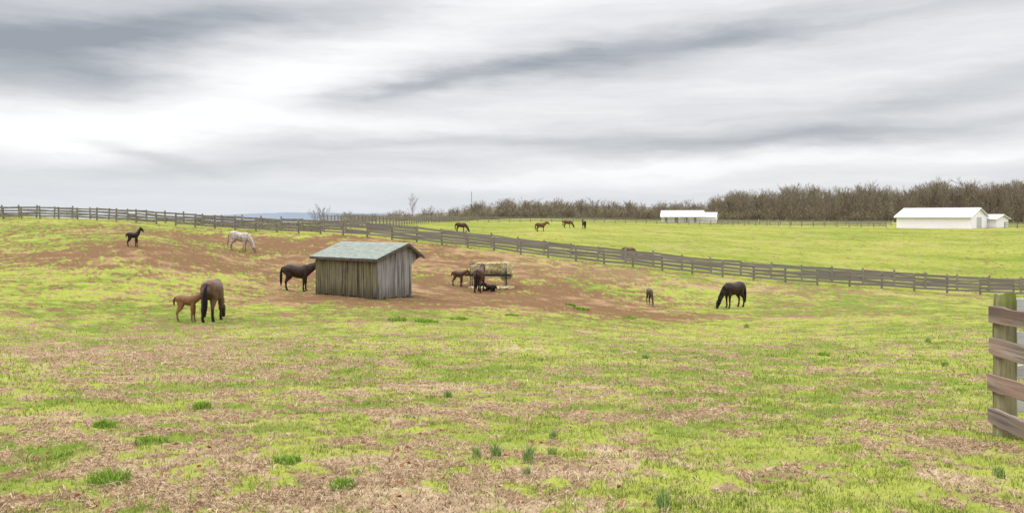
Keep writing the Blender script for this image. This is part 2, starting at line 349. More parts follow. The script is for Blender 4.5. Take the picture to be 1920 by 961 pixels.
# ------------------------------------------------------------- fences
FW=wood('weathered_fence',(.095,.08,.068),(.38,.345,.30),(1.5,25,25),stain=(.11,.094,.08))
FP=wood('weathered_post',(.12,.10,.08),(.36,.325,.27),(20,20,2),moss=(.16,.17,.08),mossamt=.5)
def resample(pl,step):
    out=[Vector(pl[0])]; acc=0
    for a,b in zip(pl[:-1],pl[1:]):
        a,b=Vector(a),Vector(b); Ls=(b-a).length; t=step-acc
        while t<=Ls: out.append(a+(b-a)*(t/Ls)); t+=step
        acc=Ls-(t-step)
    return out
unit=Geo(); unit.box((-.5,-.5,-.5),(1,0,0),(0,1,0),(0,0,1)); RM=unit.build('rail',[FW],link=False).data
pg=Geo(); pg.tube((0,0,-.3),(0,0,1.34),.09,.085,8); pg.tube((0,0,1.34),(0,0,1.39),.085,.05,8); PM=pg.build('post',[FP],link=False).data
def fence(pl,label,heights,step=2.5,grp='board fences around the paddocks',sgn=-1):
    P=resample(pl,step); zs=[gz(p.x,p.y) for p in P]
    E=empty('board_fence',(P[0].x,P[0].y,zs[0])); meta(E,label,'fence',grp)
    o=Vector(E.location)
    for p,z in zip(P,zs):
        q=bpy.data.objects.new('post',PM); COL.objects.link(q); q.parent=E; q.location=Vector((p.x,p.y,z))-o
        q.rotation_euler=(random.uniform(-.05,.05),random.uniform(-.05,.05),random.uniform(0,6)); q.scale=(1,1,random.uniform(.92,1.07))
    R=[]
    for i in range(len(P)-1):
        a=Vector((P[i].x,P[i].y,zs[i])); b=Vector((P[i+1].x,P[i+1].y,zs[i+1])); t=(b-a); nrm=Vector((-t.y,t.x,0)).normalized()*sgn
        for h in heights:
            if random.random()<.015: continue
            j0,j1=random.uniform(-.06,.06),random.uniform(-.06,.06)
            A=a+Vector((0,0,h+j0))+nrm*.11; B=b+Vector((0,0,h+j1))+nrm*.11; tt=B-A
            X=tt.normalized(); Y=Vector((0,0,1)).cross(X).normalized(); Z=X.cross(Y)
            M=Matrix((X*(tt.length+.04),Y*.03,Z*random.uniform(.14,.19))).transposed().to_4x4(); M.translation=(A+B)/2-o+nrm*random.uniform(0,.012)
            R.append((((A+B)/2).length,M))
    R.sort(key=lambda q:q[0])
    for _,M in R[:100]:
        q=bpy.data.objects.new('rail',RM); COL.objects.link(q); q.parent=E; q.matrix_local=M
    if len(R)>100:
        g=Geo()
        for _,M in R[100:]:
            vs=[M@Vector(v.co) for v in RM.vertices]; g.add(vs,[tuple(f.vertices) for f in RM.polygons],random.random())
        q=g.build('rail',[FW]); q.parent=E; q['kind']='stuff'
fence(FL,'long weathered grey four-board fence crossing the sloping pasture',(.30,.60,.91,1.21))
fence([W(-120,105),W(300,95.5),W(640,87),W(900,83),W(1200,79),W(1500,75),W(1920,73),W(2080,72)],'second weathered grey board fence running parallel beside the lane',(.26,.54,.83,1.12),sgn=1)
def farfence(pl,label,step=3.0,h=1.45):
    P=resample(pl,step); g=Geo(); o=Vector((P[0].x,P[0].y,gz(P[0].x,P[0].y)))
    pts=[Vector((p.x,p.y,gz(p.x,p.y)))-o for p in P]
    for p in pts: g.box(p+Vector((-.09,-.09,-.2)),(.18,0,0),(0,.18,0),(0,0,h+.2),random.random())
    for a,b in zip(pts[:-1],pts[1:]):
        for k in (.4,.75,1.1,1.38): g.box(a+Vector((0,-.12,k-.07)),b-a,(0,.03,0),(0,0,.15),random.random())
    ob=g.build('board_fence',[FW]); ob.location=o; meta(ob,label,'fence','board fences around the paddocks')
farfence([W(600,150),W(700,205),W(760,235),W(1000,245),W(1240,250),W(1480,240),W(1680,228)],'weathered board fence along the top of the green field')
farfence([W(640,95),W(700,120),W(800,180),W(880,236)],'weathered board fence climbing away over the green rise')
farfence([W(1884,214),W(1960,206),W(2100,190)],'dark board fence beside the white barn')
farfence([W(1345,262),W(1500,258),W(1690,250)],'grey board fence before the bare woods')
# near corner fence
NB=wood('rough_board',(.11,.085,.068),(.43,.355,.30),(1.2,26,26),moss=(.25,.13,.075),mossamt=.35,stain=(.10,.082,.07),stain_lo=.49,tonew=.14)
NP=wood('mossy_post',(.10,.085,.045),(.36,.33,.19),(16,16,1.6),moss=(.17,.20,.045),mossamt=.8,stain=(.09,.08,.04))
NG=wood('pale_board',(.30,.29,.285),(.58,.57,.56),(1.2,22,22))
def rboard(name,mat,p0,X,Lg,th,hg,parent,o):
    g=Geo(); nseg=24; X=Vector(X).normalized()
    vs=[];
    for i in range(nseg+1):
        t=i/nseg*Lg; w0=random.uniform(-.010,.008); w1=random.uniform(-.008,.010)
        if i in(0,nseg): w0+=random.uniform(0,.02); w1-=random.uniform(0,.02)
        vs+=[(t,-th/2,-hg/2+w0),(t,th/2,-hg/2+w0),(t,th/2,hg/2+w1),(t,-th/2,hg/2+w1)]
    fs=[(0,1,2,3),tuple(nseg*4+i for i in(3,2,1,0))]
    for i in range(nseg):
        for k in range(4): fs.append((i*4+k,(i+1)*4+k,(i+1)*4+(k+1)%4,i*4+(k+1)%4))
    g.add(vs,fs,random.random()); q=g.build(name,[mat]); q.parent=parent
    Y=Vector((0,0,1)).cross(X).normalized(); M=Matrix((X,Y,X.cross(Y))).transposed().to_4x4(); M.translation=Vector(p0)-o; q.matrix_local=M
    md=q.modifiers.new('b','BEVEL'); md.width=.004; md.segments=2
    return q
px,py=W(1884,8.5); pz=gz(px,py)-.02; NE=empty('corner_fence',(px,py,pz)); meta(NE,'near corner of a rough brown board fence with mossy post','fence','board fences around the paddocks')
o=Vector((px,py,pz)); Dn=Vector((.03,-1,0)).normalized(); Nn=Vector((-1,-.03,0)).normalized()
def npost(pos):
    g=Geo(); hh=1.40; n_=12; rings=[(-.3,.1),(.0,.1),(.15,.098),(.3,.097),(.5,.095),(.7,.094),(.9,.094),(1.1,.093),(1.33,.09),(hh,.082)]
    vs=[]
    for z_,r_ in rings:
        for k in range(n_):
            q=2*math.pi*k/n_; sq=1/max(abs(math.cos(q)),abs(math.sin(q)))**.55; rr_=r_*sq*random.uniform(.955,1.045); vs.append((rr_*math.cos(q),rr_*math.sin(q),z_+random.uniform(-.015,.015)))
    fs=[(i*n_+k,i*n_+(k+1)%n_,(i+1)*n_+(k+1)%n_,(i+1)*n_+k) for i in range(len(rings)-1) for k in range(n_)]+[tuple(range((len(rings)-1)*n_,len(rings)*n_))]
    g.add(vs,fs); q=g.build('post',[NP]); q.parent=NE; q.location=Vector(pos)-o; return q
npost(o)
p2=o+Dn*2.4; p2.z=gz(p2.x,p2.y)-.1; npost(p2)
D2=Vector((.985,.17,0)).normalized(); p3=o+D2*2.4; p3.z=gz(p3.x,p3.y); npost(p3)
for i,h in enumerate((.235,.56,.885,1.205)):
    s=o+Nn*.118-Dn*(.03+.03*((3-i)/3)+.015*(i%2))+Vector((0,0,h+random.uniform(-.015,.015))); e_=p2+Nn*.118+Dn*.1; e_.z=o.z+h-.02-.04*(3-i)/3+random.uniform(-.02,.02)
    rboard('rail',NB,s,(e_-s),(e_-s).length,.036,.155,NE,o)
    s=o+Vector((.02,.14,h+.06)); e_=p3+Vector((.02,.14,h+.06))
    rboard('rail',NG,s,(e_-s),(e_-s).length,.03,.13,NE,o)
# ------------------------------------------------------------- shed
def shed():
    C=Vector((-7.03,46,0)); a=Vector((-.783,.624,0)); b=Vector((.624,.783,0)); up=Vector((0,0,1)); C.z=min(gz(C.x,C.y),-4.34)
    E=empty('run_in_shed',C); meta(E,'weathered plank run-in shed with pale green shingle roof','shed')
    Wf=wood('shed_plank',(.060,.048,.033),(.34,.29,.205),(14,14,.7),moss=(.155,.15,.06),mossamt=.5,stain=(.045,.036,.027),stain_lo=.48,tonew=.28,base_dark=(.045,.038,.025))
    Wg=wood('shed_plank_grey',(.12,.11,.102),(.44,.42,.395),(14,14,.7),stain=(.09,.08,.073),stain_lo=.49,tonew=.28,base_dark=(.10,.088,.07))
    Rm,T,bs=newmat('green_shingle',.9,.1); c=objc(T); nz=T.noise(c,2,4,.6); nf=T.noise(c,40,2,.6)
    col=T.mix(T.attr('tone'),(.165,.192,.168),(.28,.31,.278)); col=T.mix(T.ss(nz,.45,.68),col,(.255,.265,.232)); col=T.mix(T.math('MULTIPLY',T.ss(nf,.4,.7),.4),col,(.35,.37,.335)); setcol(T,bs,col,nf,.01)
    dk=plain('shed_trim',(.05,.042,.035),(.14,.118,.10),6)
    Ln,Dp=4.9,2.48
    def top(w):
        return 2.15+(.70)*w/2.08 if w<2.08 else 2.85-.62*(w-2.08)
    g=Geo(); t=0
    while t<Ln-.01:
        wd=min(random.uniform(.14,.22),Ln-t); off=random.uniform(0,.014); l0=.14-random.uniform(0,.15)
        g.box(a*(t+.008)-b*off+up*l0,a*max(.02,wd-.02),b*.03,up*(2.16-l0),random.random()); t+=wd
    w=g.build('wall',[Wf]); w.parent=E; w['label']='mossy brown long plank wall'
    for side,mat in ((0,Wg),(1,Wg)):
        g=Geo(); t=.034; base=a*(Ln-.03 if side else -.0); dr=a*.03
        while t<3.12:
            wd=min(random.uniform(.13,.2),3.15-t); lo_=.12-random.uniform(0,.12); off=random.uniform(-.012,0)
            t1=t+wd-.016
            if t>2.46: lo_=1.72+(t-2.46)*.55
            l1=lo_ if t<=2.46 else 1.72+(t1-2.46)*.55
            T0,T1=top(t)-.05,top(t1)-.05; o_=base+a*off
            if T0>lo_+.02: g.prism([o_+b*t+up*lo_,o_+b*t1+up*l1,o_+b*t1+up*max(T1,l1+.02),o_+b*t+up*T0],dr,random.random())
            t+=wd
        w=g.build('wall',[mat]); w.parent=E; w['label']='grey gable plank wall'
    g=Geo(); g.box(a*.05+b*2.42+up*1.85,a*(Ln-.1),b*.05,up*.55,.3)
    for k in (.05,1.6,3.2,Ln-.17): g.box(a*k+b*2.36+up*0,a*.12,b*.06,up*1.84,.5)
    q=g.build('open_front_frame',[Wf]); q.parent=E
    g=Geo(); oh=.25
    def slope(w0,z0,w1,z1):
        p0=b*w0+up*z0; dv=(b*w1+up*z1)-p0; Ls=dv.length; dn=dv.normalized(); nn=dn.cross(a).normalized()
        if nn.z<0: nn=-nn
        g.box(p0-a*oh,a*(Ln+2*oh),dv,nn*.03,.2)
        rows=int(Ls/.14); st=Ls/rows
        for i in range(rows):
            x0=-oh-.02
            while x0<Ln+oh:
                wd=min(random.uniform(.24,.34),Ln+oh+.02-x0)
                if wd<.02: break
                q0=p0+dn*(i*st-.02)+a*(x0+.003)+nn*.034
                g.box(q0+nn*.014,a*(wd-.006),dn*(st+.02)-nn*.010,nn*.012,min(1,max(0,random.gauss(.5,.3)))); x0+=wd
    slope(-.2,2.15-.2*.336,2.08,2.85)
    slope(3.28,2.85-1.2*.62,2.08,2.851)
    r=g.build('roof',[Rm]); r.parent=E
    g=Geo()
    for k in(-oh-.035,Ln+oh+.01):
        for (w0,z0,w1,z1) in((-.2,2.08,2.08,2.85),(3.28,2.106,2.08,2.85)):
            p0=a*k+b*w0+up*(z0-.10); g.box(p0,a*.025,b*(w1-w0)+up*(z1-z0),up*.13,.4)
    g.box(a*(-oh)+b*-.23+up*1.99,a*(Ln+2*oh),b*.025,up*.11,.4)
    q=g.build('roof_trim',[dk]); q.parent=E
    g=Geo()
    g.box(-a*.25-b*.02+up*-.12,a*(Ln+.45),b*.14,up*.16,.3); g.box(-a*.25+b*2.3+up*-.12,a*(Ln+.45),b*.14,up*.16,.3)
    q=g.build('skid_beam',[dk]); q.parent=E
shed()
# ------------------------------------------------------------- barns
WP=plain('white_paint',(.86,.81,.87),(.91,.87,.92),1.5,.6); WR=plain('white_metal_roof',(.66,.67,.69),(.76,.77,.79),.8,.5,.3); DKm=plain('stall_opening',(.22,.215,.21),(.30,.295,.29),2); GY=plain('grey_trim',(.42,.43,.44),(.52,.53,.54),2)
def barn(name,u0,d0,u1,d1,dep,wall_h,ridge_h,label,openfront=False,oh=.5,extra=None):
    p=Vector((*W(u0,d0),0)); q=Vector((*W(u1,d1),0)); a=(q-p); Ln=a.length; a.normalize(); b=Vector((-a.y,a.x,0)); up=Vector((0,0,1))
    p.z=min(gz(p.x,p.y),gz(q.x,q.y))-.05; E=empty(name,p); meta(E,label,'barn','white farm buildings')
    of=.06
    g=Geo()
    if not openfront: g.box(Vector((0,0,0)),a*Ln,b*.2,up*wall_h)
    else: g.box(b*(dep*of),a*Ln,b*.2,up*wall_h)
    g.box(b*(dep-.2),a*Ln,b*.2,up*wall_h)
    y0=dep*of if openfront else 0
    for k in(0.01,Ln-.21):
        g.prism([a*k+b*(y0+.21),a*k+b*(dep-.21),a*k+b*(dep-.21)+up*wall_h,a*k+b*dep/2+up*(ridge_h-.05),a*k+b*(y0+.21)+up*wall_h],a*.2)
    w=g.build('wall',[WP]); w.parent=E
    g=Geo(); sl=(ridge_h-wall_h)/(dep/2)
    for s in(0,1):
        e0=b*(-oh if s==0 else dep+oh)+up*(wall_h-oh*sl+.04); r0=b*dep/2+up*(ridge_h+.04)
        g.box(e0-a*oh,a*(Ln+2*oh),r0-e0,up*.15)
        k=0
        while k<Ln+2*oh:
            g.box(e0-a*(oh-k)+up*.15,a*.08,r0-e0,up*.05); k+=1.8
    g.box(-a*oh+b*(dep/2-.2)+up*(ridge_h+.19),a*(Ln+2*oh),b*.4,up*.1)
    r=g.build('roof',[WR]); r.parent=E
    g=Geo(); g.box(-a*oh-b*(oh+.06)+up*(wall_h-oh*sl-.10),a*(Ln+2*oh),b*.05,up*.14); q_=g.build('gutter',[GY]); q_.parent=E
    if openfront:
        k=0.2
        while k<Ln:
            g=Geo(); g.box(a*k-b*.05,a*.2,b*.2,up*(wall_h-.05)); q_=g.build('post',[WP]); q_.parent=E; k+=Ln/7.2
        for k in(1.2,4.4,7.6,10.8):
            if k+2<Ln:
                g=Geo(); g.box(a*k+b*(dep*of-.03),a*1.1,b*.025,up*1.7); q_=g.build('stall_door',[DKm]); q_.parent=E
    if extra: extra(E,a,b,up,Ln,dep,wall_h,ridge_h)
def bx(E,a,b,up,Ln,dep,wh,rh):
    g=Geo(); g.box(a*(Ln+.005)+b*(dep*.5-1.6),a*.03,b*3.2,up*2.8); q=g.build('sliding_door',[GY]); q.parent=E
barn('barn',1681,226,1820,213,11,2.9,4.9,'long low white barn with pale metal roof',extra=bx)
barn('barn',1840,222,1868,219,6,2.2,3.1,'small white outbuilding beside the long barn')
barn('barn',1240,300,1318,297,10,2.1,4.0,'white open-fronted barn with posts beside the far field',openfront=True,oh=.35)
barn('barn',1306,303,1341,301,8,2.0,3.4,'white low barn wing with plain wall',oh=.35)
# ------------------------------------------------------------- trees
BK,T,bs=newmat('bare_bark',.95,.05); t=T.attr('tone'); pn=T.noise(T.n('ShaderNodeNewGeometry').outputs['Position'],.035,3,.6)
col=T.mix(T.ss(t,0,.6),(.085,.066,.052),(.20,.16,.125)); col=T.mix(T.ss(t,.6,1),col,(.30,.27,.175)); col=T.mix(T.math('MULTIPLY',T.ss(pn,.45,.6),.5),col,(.20,.16,.115)); col=T.mix(T.math('MULTIPLY',T.ss(pn,.46,.34),.4),col,(.26,.23,.14)); setcol(T,bs,col)
def make_tree(seed,H,spread=1.0,trunkless=False,twr=.03,nl=13,nb=5,nt=6):
    R=random.Random(seed); V=[];Fs=[];Tn=[]
    def seg(p0,p1,r0,r1,n,tone):
        t=(p1-p0); 
        if t.length<1e-4: return
        t.normalize(); a=t.orthogonal().normalized(); b=t.cross(a); o=len(V)
        for p,r in((p0,r0),(p1,r1)):
            for i in range(n):
                q=6.2832*i/n; V.append(p+a*(r*math.cos(q))+b*(r*math.sin(q))); Tn.append(tone)
        for i in range(n):
            j=(i+1)%n; Fs.append((o+i,o+j,o+n+j)); Fs.append((o+i,o+n+j,o+n+i))
    def twig(p,d,l,tone):
        s=d.orthogonal().normalized(); s.rotate(Matrix.Rotation(R.uniform(0,6.28),3,d)); o=len(V)
        V.extend([p-s*twr,p+s*twr,p+d*l+Vector((0,0,l*.15))]); Tn.extend([tone]*3); Fs.append((o,o+1,o+2))
    top=H*(.85 if not trunkless else .3); P=[Vector((0,0,-.5))]; k=6
    for i in range(1,k+1): P.append(Vector((R.uniform(-.15,.15)*i*.3,R.uniform(-.15,.15)*i*.3,top*i/k)))
    r0=H*.017
    for i in range(k): seg(P[i],P[i+1],r0*(1-i/k*.8),r0*(1-(i+1)/k*.8),6,.25)
    for li in range(nl):
        f=(.22+.78*(li+R.random())/nl) if not trunkless else R.uniform(.05,.9); q=min(f*k,k-.001); i=int(q); p=P[i].lerp(P[i+1],q-i)
        ang=li*2.4+R.uniform(-.4,.4); el=R.uniform(.6,1.25) if not trunkless else R.uniform(.5,1.3)
        d=Vector((math.cos(ang)*math.cos(el),math.sin(ang)*math.cos(el),math.sin(el)))
        Ln=H*(.42-.22*f)*spread*R.uniform(.65,1.35) if not trunkless else H*R.uniform(.45,.8)
        rr=r0*.42*(1-.5*f); pts=[p]
        for s_ in range(3):
            d2=(d+Vector((R.uniform(-.25,.25),R.uniform(-.25,.25),.12*s_))).normalized(); pts.append(pts[-1]+d2*Ln/3)
        for s_ in range(3): seg(pts[s_],pts[s_+1],rr*(1-s_*.3),rr*(.7-s_*.3)+.01,4,.3)
        for bi in range(nb):
            q=R.uniform(.5,2.99); i=int(q); bp=pts[i].lerp(pts[i+1],q-i)
            bd=(d+Vector((R.uniform(-.9,.9),R.uniform(-.9,.9),R.uniform(-.1,.8)))).normalized(); bl=Ln*R.uniform(.3,.55); be=bp+bd*bl
            seg(bp,be,rr*.3+.008,.012,3,.4)
            for ti in range(nt):
                tp=bp.lerp(be,R.uniform(.15,1)); td=(bd+Vector((R.uniform(-.9,.9),R.uniform(-.9,.9),R.uniform(-.2,.9)))).normalized()
                twig(tp,td,R.uniform(.5,1.3)*H/12,R.uniform(.3,.9))
    return np.array([tuple(v) for v in V]),np.array(Fs),np.array(Tn)
TV=[make_tree(i,12,random.uniform(.75,1.4),twr=.034) for i in range(9)]
BV=[make_tree(50+i,4,1,True,twr=.04,nl=12,nb=5,nt=7) for i in range(3)]
def single(name,V,d,u,H,label,wide=1,zoff=0,mesh=None):
    x,y=W(u,d); ob=bpy.data.objects.new(name,mesh); COL.objects.link(ob)
    ob.location=(x,y,gz(x,y)+zoff); s=H/12; ob.scale=(s*wide,s*wide,s); ob.rotation_euler=(0,0,random.uniform(0,6.28)); meta(ob,label,'tree','bare trees on the skyline'); return ob
TM=[]
for i,(v,f,tn) in enumerate(TV):
    o_=np_mesh('bare_tree',v,f,BK,False,{'tone':tn}); TM.append(o_.data); bpy.data.objects.remove(o_)
Vd=make_tree(99,12,1.1,twr=.022,nl=15,nb=6,nt=7); o_=np_mesh('bare_tree',*Vd[:2],BK,False,{'tone':Vd[2]*.6}); DM=o_.data; bpy.data.objects.remove(o_)
def htree(u,v,d): x,y=W(u,d); return (405-v)/F*d-gz(x,y)
single('bare_tree',None,350,773,htree(773,368,350)*1.0,'lone bare tree standing above the skyline',.7,0,DM)
single('bare_tree',None,400,605,htree(605,388,400),'small bare tree on the distant rise',.9,0,DM)
single('bare_tree',None,330,1118,htree(1118,374,330),'broad bare tree in front of the woods',1.7,0,DM)
single('bare_tree',None,420,592,htree(592,393,420),'small bare tree on the distant rise',.9,0,DM)
single('bare_tree',None,430,808,htree(808,388,430),'bare tree by the far fence',.9,0,DM)
def skyline(u):
    return float(np.interp(u,[480,640,740,850,900,960,1100,1240,1330,1400,1480,1600,1700,1760,1850,1960,2100],[403,402,399,392,382,377,379,383,378,364,358,356,359,344,350,346,347]))+3*math.sin(u*.045)*(u>1300)+2*math.sin(u*.13+1)
def depth(u): return float(np.interp(u,[480,850,1240,1340,1500,1700,1920,2100],[560,520,480,430,380,320,290,280]))
for i in range(70):
    u=1345+i*10.2+random.uniform(-12,12); d=depth(u)*random.uniform(.95,1.05)
    single('bare_tree',None,d,u,htree(u,skyline(u)+random.uniform(-9,26),d),'tall bare brown tree at the edge of the woods',random.uniform(.55,1.15),0,TM[i%9])
def mass(name,items,mat,label=None):
    Vs=[];Fs=[];Ts=[];o=0
    for (v,f,tn),x,y,z,s,sw,rot,dt in items:
        c,sn=math.cos(rot),math.sin(rot); X=(v[:,0]*c-v[:,1]*sn)*sw+x; Y=(v[:,0]*sn+v[:,1]*c)*sw+y
        Vs.append(np.stack([X,Y,v[:,2]*s+z],1)); Fs.append(f+o); Ts.append(np.clip(tn+dt,0,1)); o+=len(v)
    ob=np_mesh(name,np.concatenate(Vs),np.concatenate(Fs),mat,False,{'tone':np.concatenate(Ts)}); ob['kind']='stuff'; return ob
it=[];sh=[]
for i in range(1050):
    u=random.uniform(1330,2090) if i<560 else random.uniform(870,1400) if i<970 else random.uniform(640,900)
    row=random.random(); d=depth(u)*(1.02+.35*row); Hh=htree(u,skyline(u)+random.uniform(-3,14),d)
    if Hh<2: continue
    x,y=W(u,d); it.append((random.choice(TV),x,y,gz(x,y),Hh/12,Hh/12*random.uniform(.7,1.5),random.uniform(0,6),random.uniform(-.25,.35)))
for i in range(1500):
    u=random.uniform(480,2090) if i<1000 else random.uniform(860,1400); d=depth(u)*random.uniform(.96,1.25); x,y=W(u,d)
    hmax=htree(u,skyline(u),d); s=min(random.uniform(.6,1.8),max(.25,hmax/5))
    sh.append((random.choice(BV),x,y,gz(x,y),s,s*random.uniform(1,1.5),random.uniform(0,6),random.uniform(-.2,.35)))
mass('distant_woods',it,BK); mass('woodland_brush',sh,BK)
# distant hills
HM=plain('hazy_hill',(.165,.195,.235),(.20,.23,.27),.002,1,0); HB=plain('wooded_hill',(.15,.125,.10),(.21,.178,.14),.05,1,0)  # far hills: blue haze of distance is put into the base colour
def hill(name,d,us,vs,mat,base=-35,jit=0,th=60):
    g=Geo(); U=np.linspace(us[0],us[-1],300); V=np.interp(U,us,vs)+ (fbm(U/16,U*0,8,4)*jit)
    k=len(U); vv=[]
    for j,(dd,f) in enumerate(((d,0),(d+th*.5,1),(d+th,0))):
        for u,v in zip(U,V): x,y=W(u,d); z=(405-v)/F*d; vv.append((x*dd/d,dd,z if f else base))
    fs=[(r*k+i,r*k+i+1,(r+1)*k+i+1,(r+1)*k+i) for r in range(2) for i in range(k-1)]
    g.add(vv,fs); o=g.build(name,[mat],True); o['kind']='structure'
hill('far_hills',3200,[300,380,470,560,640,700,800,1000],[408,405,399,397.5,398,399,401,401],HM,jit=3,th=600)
hill('wooded_ridge',700,[640,740,840,900,1000,1240,1340,1450,2200],[405,402,396,387,382,387,382,370,366],HB,jit=7,th=150)
# mast
g=Geo(); x,y=W(884,900); z=gz(x,y); Ht=(405-359)/F*900-z
for k in range(3):
    q=k*2.094; g.tube((math.cos(q)*1.0,math.sin(q)*1.0,-1),(math.cos(q)*.25,math.sin(q)*.25,Ht),.16,.12,5)
for i in range(26):
    h0=Ht*i/26; r0=1-.75*i/26
    for k in range(3):
        q=k*2.094;q2=q+2.094; g.tube((math.cos(q)*r0,math.sin(q)*r0,h0),(math.cos(q2)*r0,math.sin(q2)*r0,h0+Ht/26),.07,.07,4)
o_=g.build('radio_mast',[plain('mast_steel',(.2,.2,.21),(.28,.28,.3),1)]); o_.location=(x,y,z); meta(o_,'thin grey lattice radio mast above distant woods','radio mast')
# ------------------------------------------------------------- horses
def coat(name,c1,c2,pts,leg=.55,sc=4):
    m,T,b=newmat(name,.5,.25); c=objc(T); sx=T.n('ShaderNodeSeparateXYZ'); T.put(sx.inputs[0],c)
    g=T.noise(c,sc,4,.6); col=T.mix(T.ss(g,.38,.62),c1,c2)
    col=T.mix(T.ss(T.math('ADD',sx.outputs[2],T.math('MULTIPLY',g,.2)),leg-.1,leg+.25,1,0),col,pts)
    setcol(T,b,col,T.noise(c,30,2),.004,.4); return m
def hairm(name,c): return plain(name,c,tuple(v*1.8+.003 for v in c),12,.6,.15,.01)
HH={}
def horse_mesh(key,foal=False,pose='graze',yaw=0,lie=False):
    if key in HH: return HH[key]
    tx=.72 if foal else 1; th=.76 if foal else 1
    tr=[(-.86,1.24,.08,.08),(-.80,1.22,.21,.17),(-.68,1.23,.31,.26),(-.48,1.23,.355,.315),(-.25,1.19,.355,.335),(0,1.14,.375,.35),(.22,1.13,.395,.33),(.40,1.15,.415,.285),(.56,1.17,.36,.235),(.68,1.16,.27,.18),(.78,1.14,.14,.10)]
    N={'graze':[(.42,1.24,.36,.22),(.66,1.14,.29,.17),(.90,.92,.215,.125),(1.08,.66,.17,.10),(1.16,.50,.15,.09)],
       'level':[(.42,1.24,.36,.22),(.72,1.36,.28,.17),(.96,1.49,.205,.12),(1.14,1.58,.165,.10)],
       'up':[(.42,1.24,.36,.22),(.66,1.48,.27,.16),(.83,1.73,.19,.12),(.92,1.90,.155,.10)]}[pose]
    Hd={'graze':[(1.14,.56,.11,.07),(1.22,.44,.175,.11),(1.28,.32,.16,.10),(1.35,.17,.105,.075),(1.385,.09,.09,.072),(1.40,.05,.06,.055)],
        'level':[(1.10,1.62,.10,.07),(1.21,1.57,.17,.11),(1.31,1.48,.16,.10),(1.45,1.33,.105,.075),(1.52,1.26,.09,.072),(1.55,1.22,.06,.055)],
        'up':[(.89,1.95,.10,.07),(.99,1.91,.17,.11),(1.09,1.83,.16,.10),(1.24,1.68,.105,.075),(1.31,1.61,.09,.072),(1.34,1.57,.06,.055)]}[pose]
    def nx(x): return (x-.42)*(.78 if foal else 1)+.42*tx
    def nz(z): return z if not foal else (z*.97+.04 if z>1.2 else z)
    nk=.74 if foal else 1
    def yy(x): return math.tan(yaw)*max(0,x-.45)*1.0
    dz=-.78 if lie else 0
    g=Geo()
    cz=lambda z:(1.25+(z-1.2)*.7) if foal else z
    g.loft([(x*tx,0,cz(z)+dz,h*th,w*th) for x,z,h,w in tr],16)
    g.loft([(nx(x),yy(x),nz(z)+dz,h*nk,w*nk) for x,z,h,w in N],14)
    hk=.88 if foal else 1
    g.loft([(nx(x),yy(x),nz(z)+dz,h*hk,w*hk) for x,z,h,w in Hd],12)
    lt=1.1 if foal else 1.12
    if not lie:
        offs=[(.05,-.02),(-.04,.05)]
        for si,sg in enumerate((1,-1)):
            o1=offs[si][0]; o2=offs[si][1]; yw=.17*th; X=.44*tx
            g.loft([(X-.02,sg*yw*.9,1.12,.19*th,.11*th),(X,sg*yw,.94,.145*th,.105*th),(X+.01+o1*.4,sg*yw,.74,.095*lt,.078*lt),(X+.02+o1*.7,sg*yw,.54,.064*lt,.06*lt),(X+.015+o1*.8,sg*yw,.46,.058*lt,.054*lt),(X+.01+o1*.9,sg*yw,.32,.043*lt,.04*lt),(X+.01+o1,sg*yw,.18,.052*lt,.048*lt),(X+.04+o1,sg*yw,.10,.045*lt,.044*lt),(X+.06+o1,sg*yw,.055,.064*lt,.058*lt),(X+.075+o1,sg*yw,0,.074*lt,.068*lt)],10)
            X=-.50*tx; yw=.175*th
            g.loft([(X+.02,sg*yw*.8,1.22,.27*th,.15*th),(X+.04,sg*yw,1.03,.25*th,.14*th),(X+.03,sg*yw*1.02,.86,.185*th,.115*th),(X-.04+o2*.4,sg*yw,.72,.12*lt,.085*lt),(X-.13+o2*.6,sg*yw,.58,.08*lt,.058*lt),(X-.165+o2*.7,sg*yw,.50,.07*lt,.054*lt),(X-.15+o2*.85,sg*yw,.36,.048*lt,.042*lt),(X-.14+o2,sg*yw,.19,.056*lt,.05*lt),(X-.10+o2,sg*yw,.11,.047*lt,.045*lt),(X-.08+o2,sg*yw,.055,.064*lt,.058*lt),(X-.065+o2,sg*yw,0,.074*lt,.068*lt)],10)
    else:
        for sg in(1,-1):
            g.loft([(.3,sg*.2,.35,.12,.09),(.5,sg*.24,.18,.07,.06),(.62,sg*.2,.07,.05,.05),(.45,sg*.2,.06,.04,.04),(.3,sg*.2,.05,.05,.05)],8)
            g.loft([(-.35,sg*.2,.4,.18,.1),(-.15,sg*.26,.2,.1,.08),(-.4,sg*.26,.08,.06,.05),(-.2,sg*.28,.06,.04,.04),(.0,sg*.28,.05,.05,.05)],8)
    p0=Hd[0]; p1=Hd[1]; dx,dzz=(p1[0]-p0[0]),(p1[1]-p0[1]); l=math.hypot(dx,dzz); bx_,bz_=-dx/l,-dzz/l
    ux,uz=-dzz/l,dx/l
    ex,ez=bx_*.85+ux*.5,bz_*.85+uz*.5
    for sg in(1,-1):
        bx0=nx(p0[0])+ux*.07; bz0=nz(p0[1])+dz+uz*.07
        g.loft([(bx0,yy(p0[0])+sg*.05,bz0,.035,.03),(bx0+ex*.09,yy(p0[0])+sg*.075,bz0+ez*.09,.035,.026),(bx0+ex*.19,yy(p0[0])+sg*.075,bz0+ez*.19,.012,.012)],8)
    ob=g.build('tmp',[],True)
    md=ob.modifiers.new('r','REMESH'); md.mode='VOXEL'; md.voxel_size=.021; md.use_smooth_shade=True
    m2=ob.modifiers.new('s','SMOOTH'); m2.factor=.5; m2.iterations=3
    dg=bpy.context.evaluated_depsgraph_get(); me=bpy.data.meshes.new_from_object(ob.evaluated_get(dg)); bpy.data.objects.remove(ob)
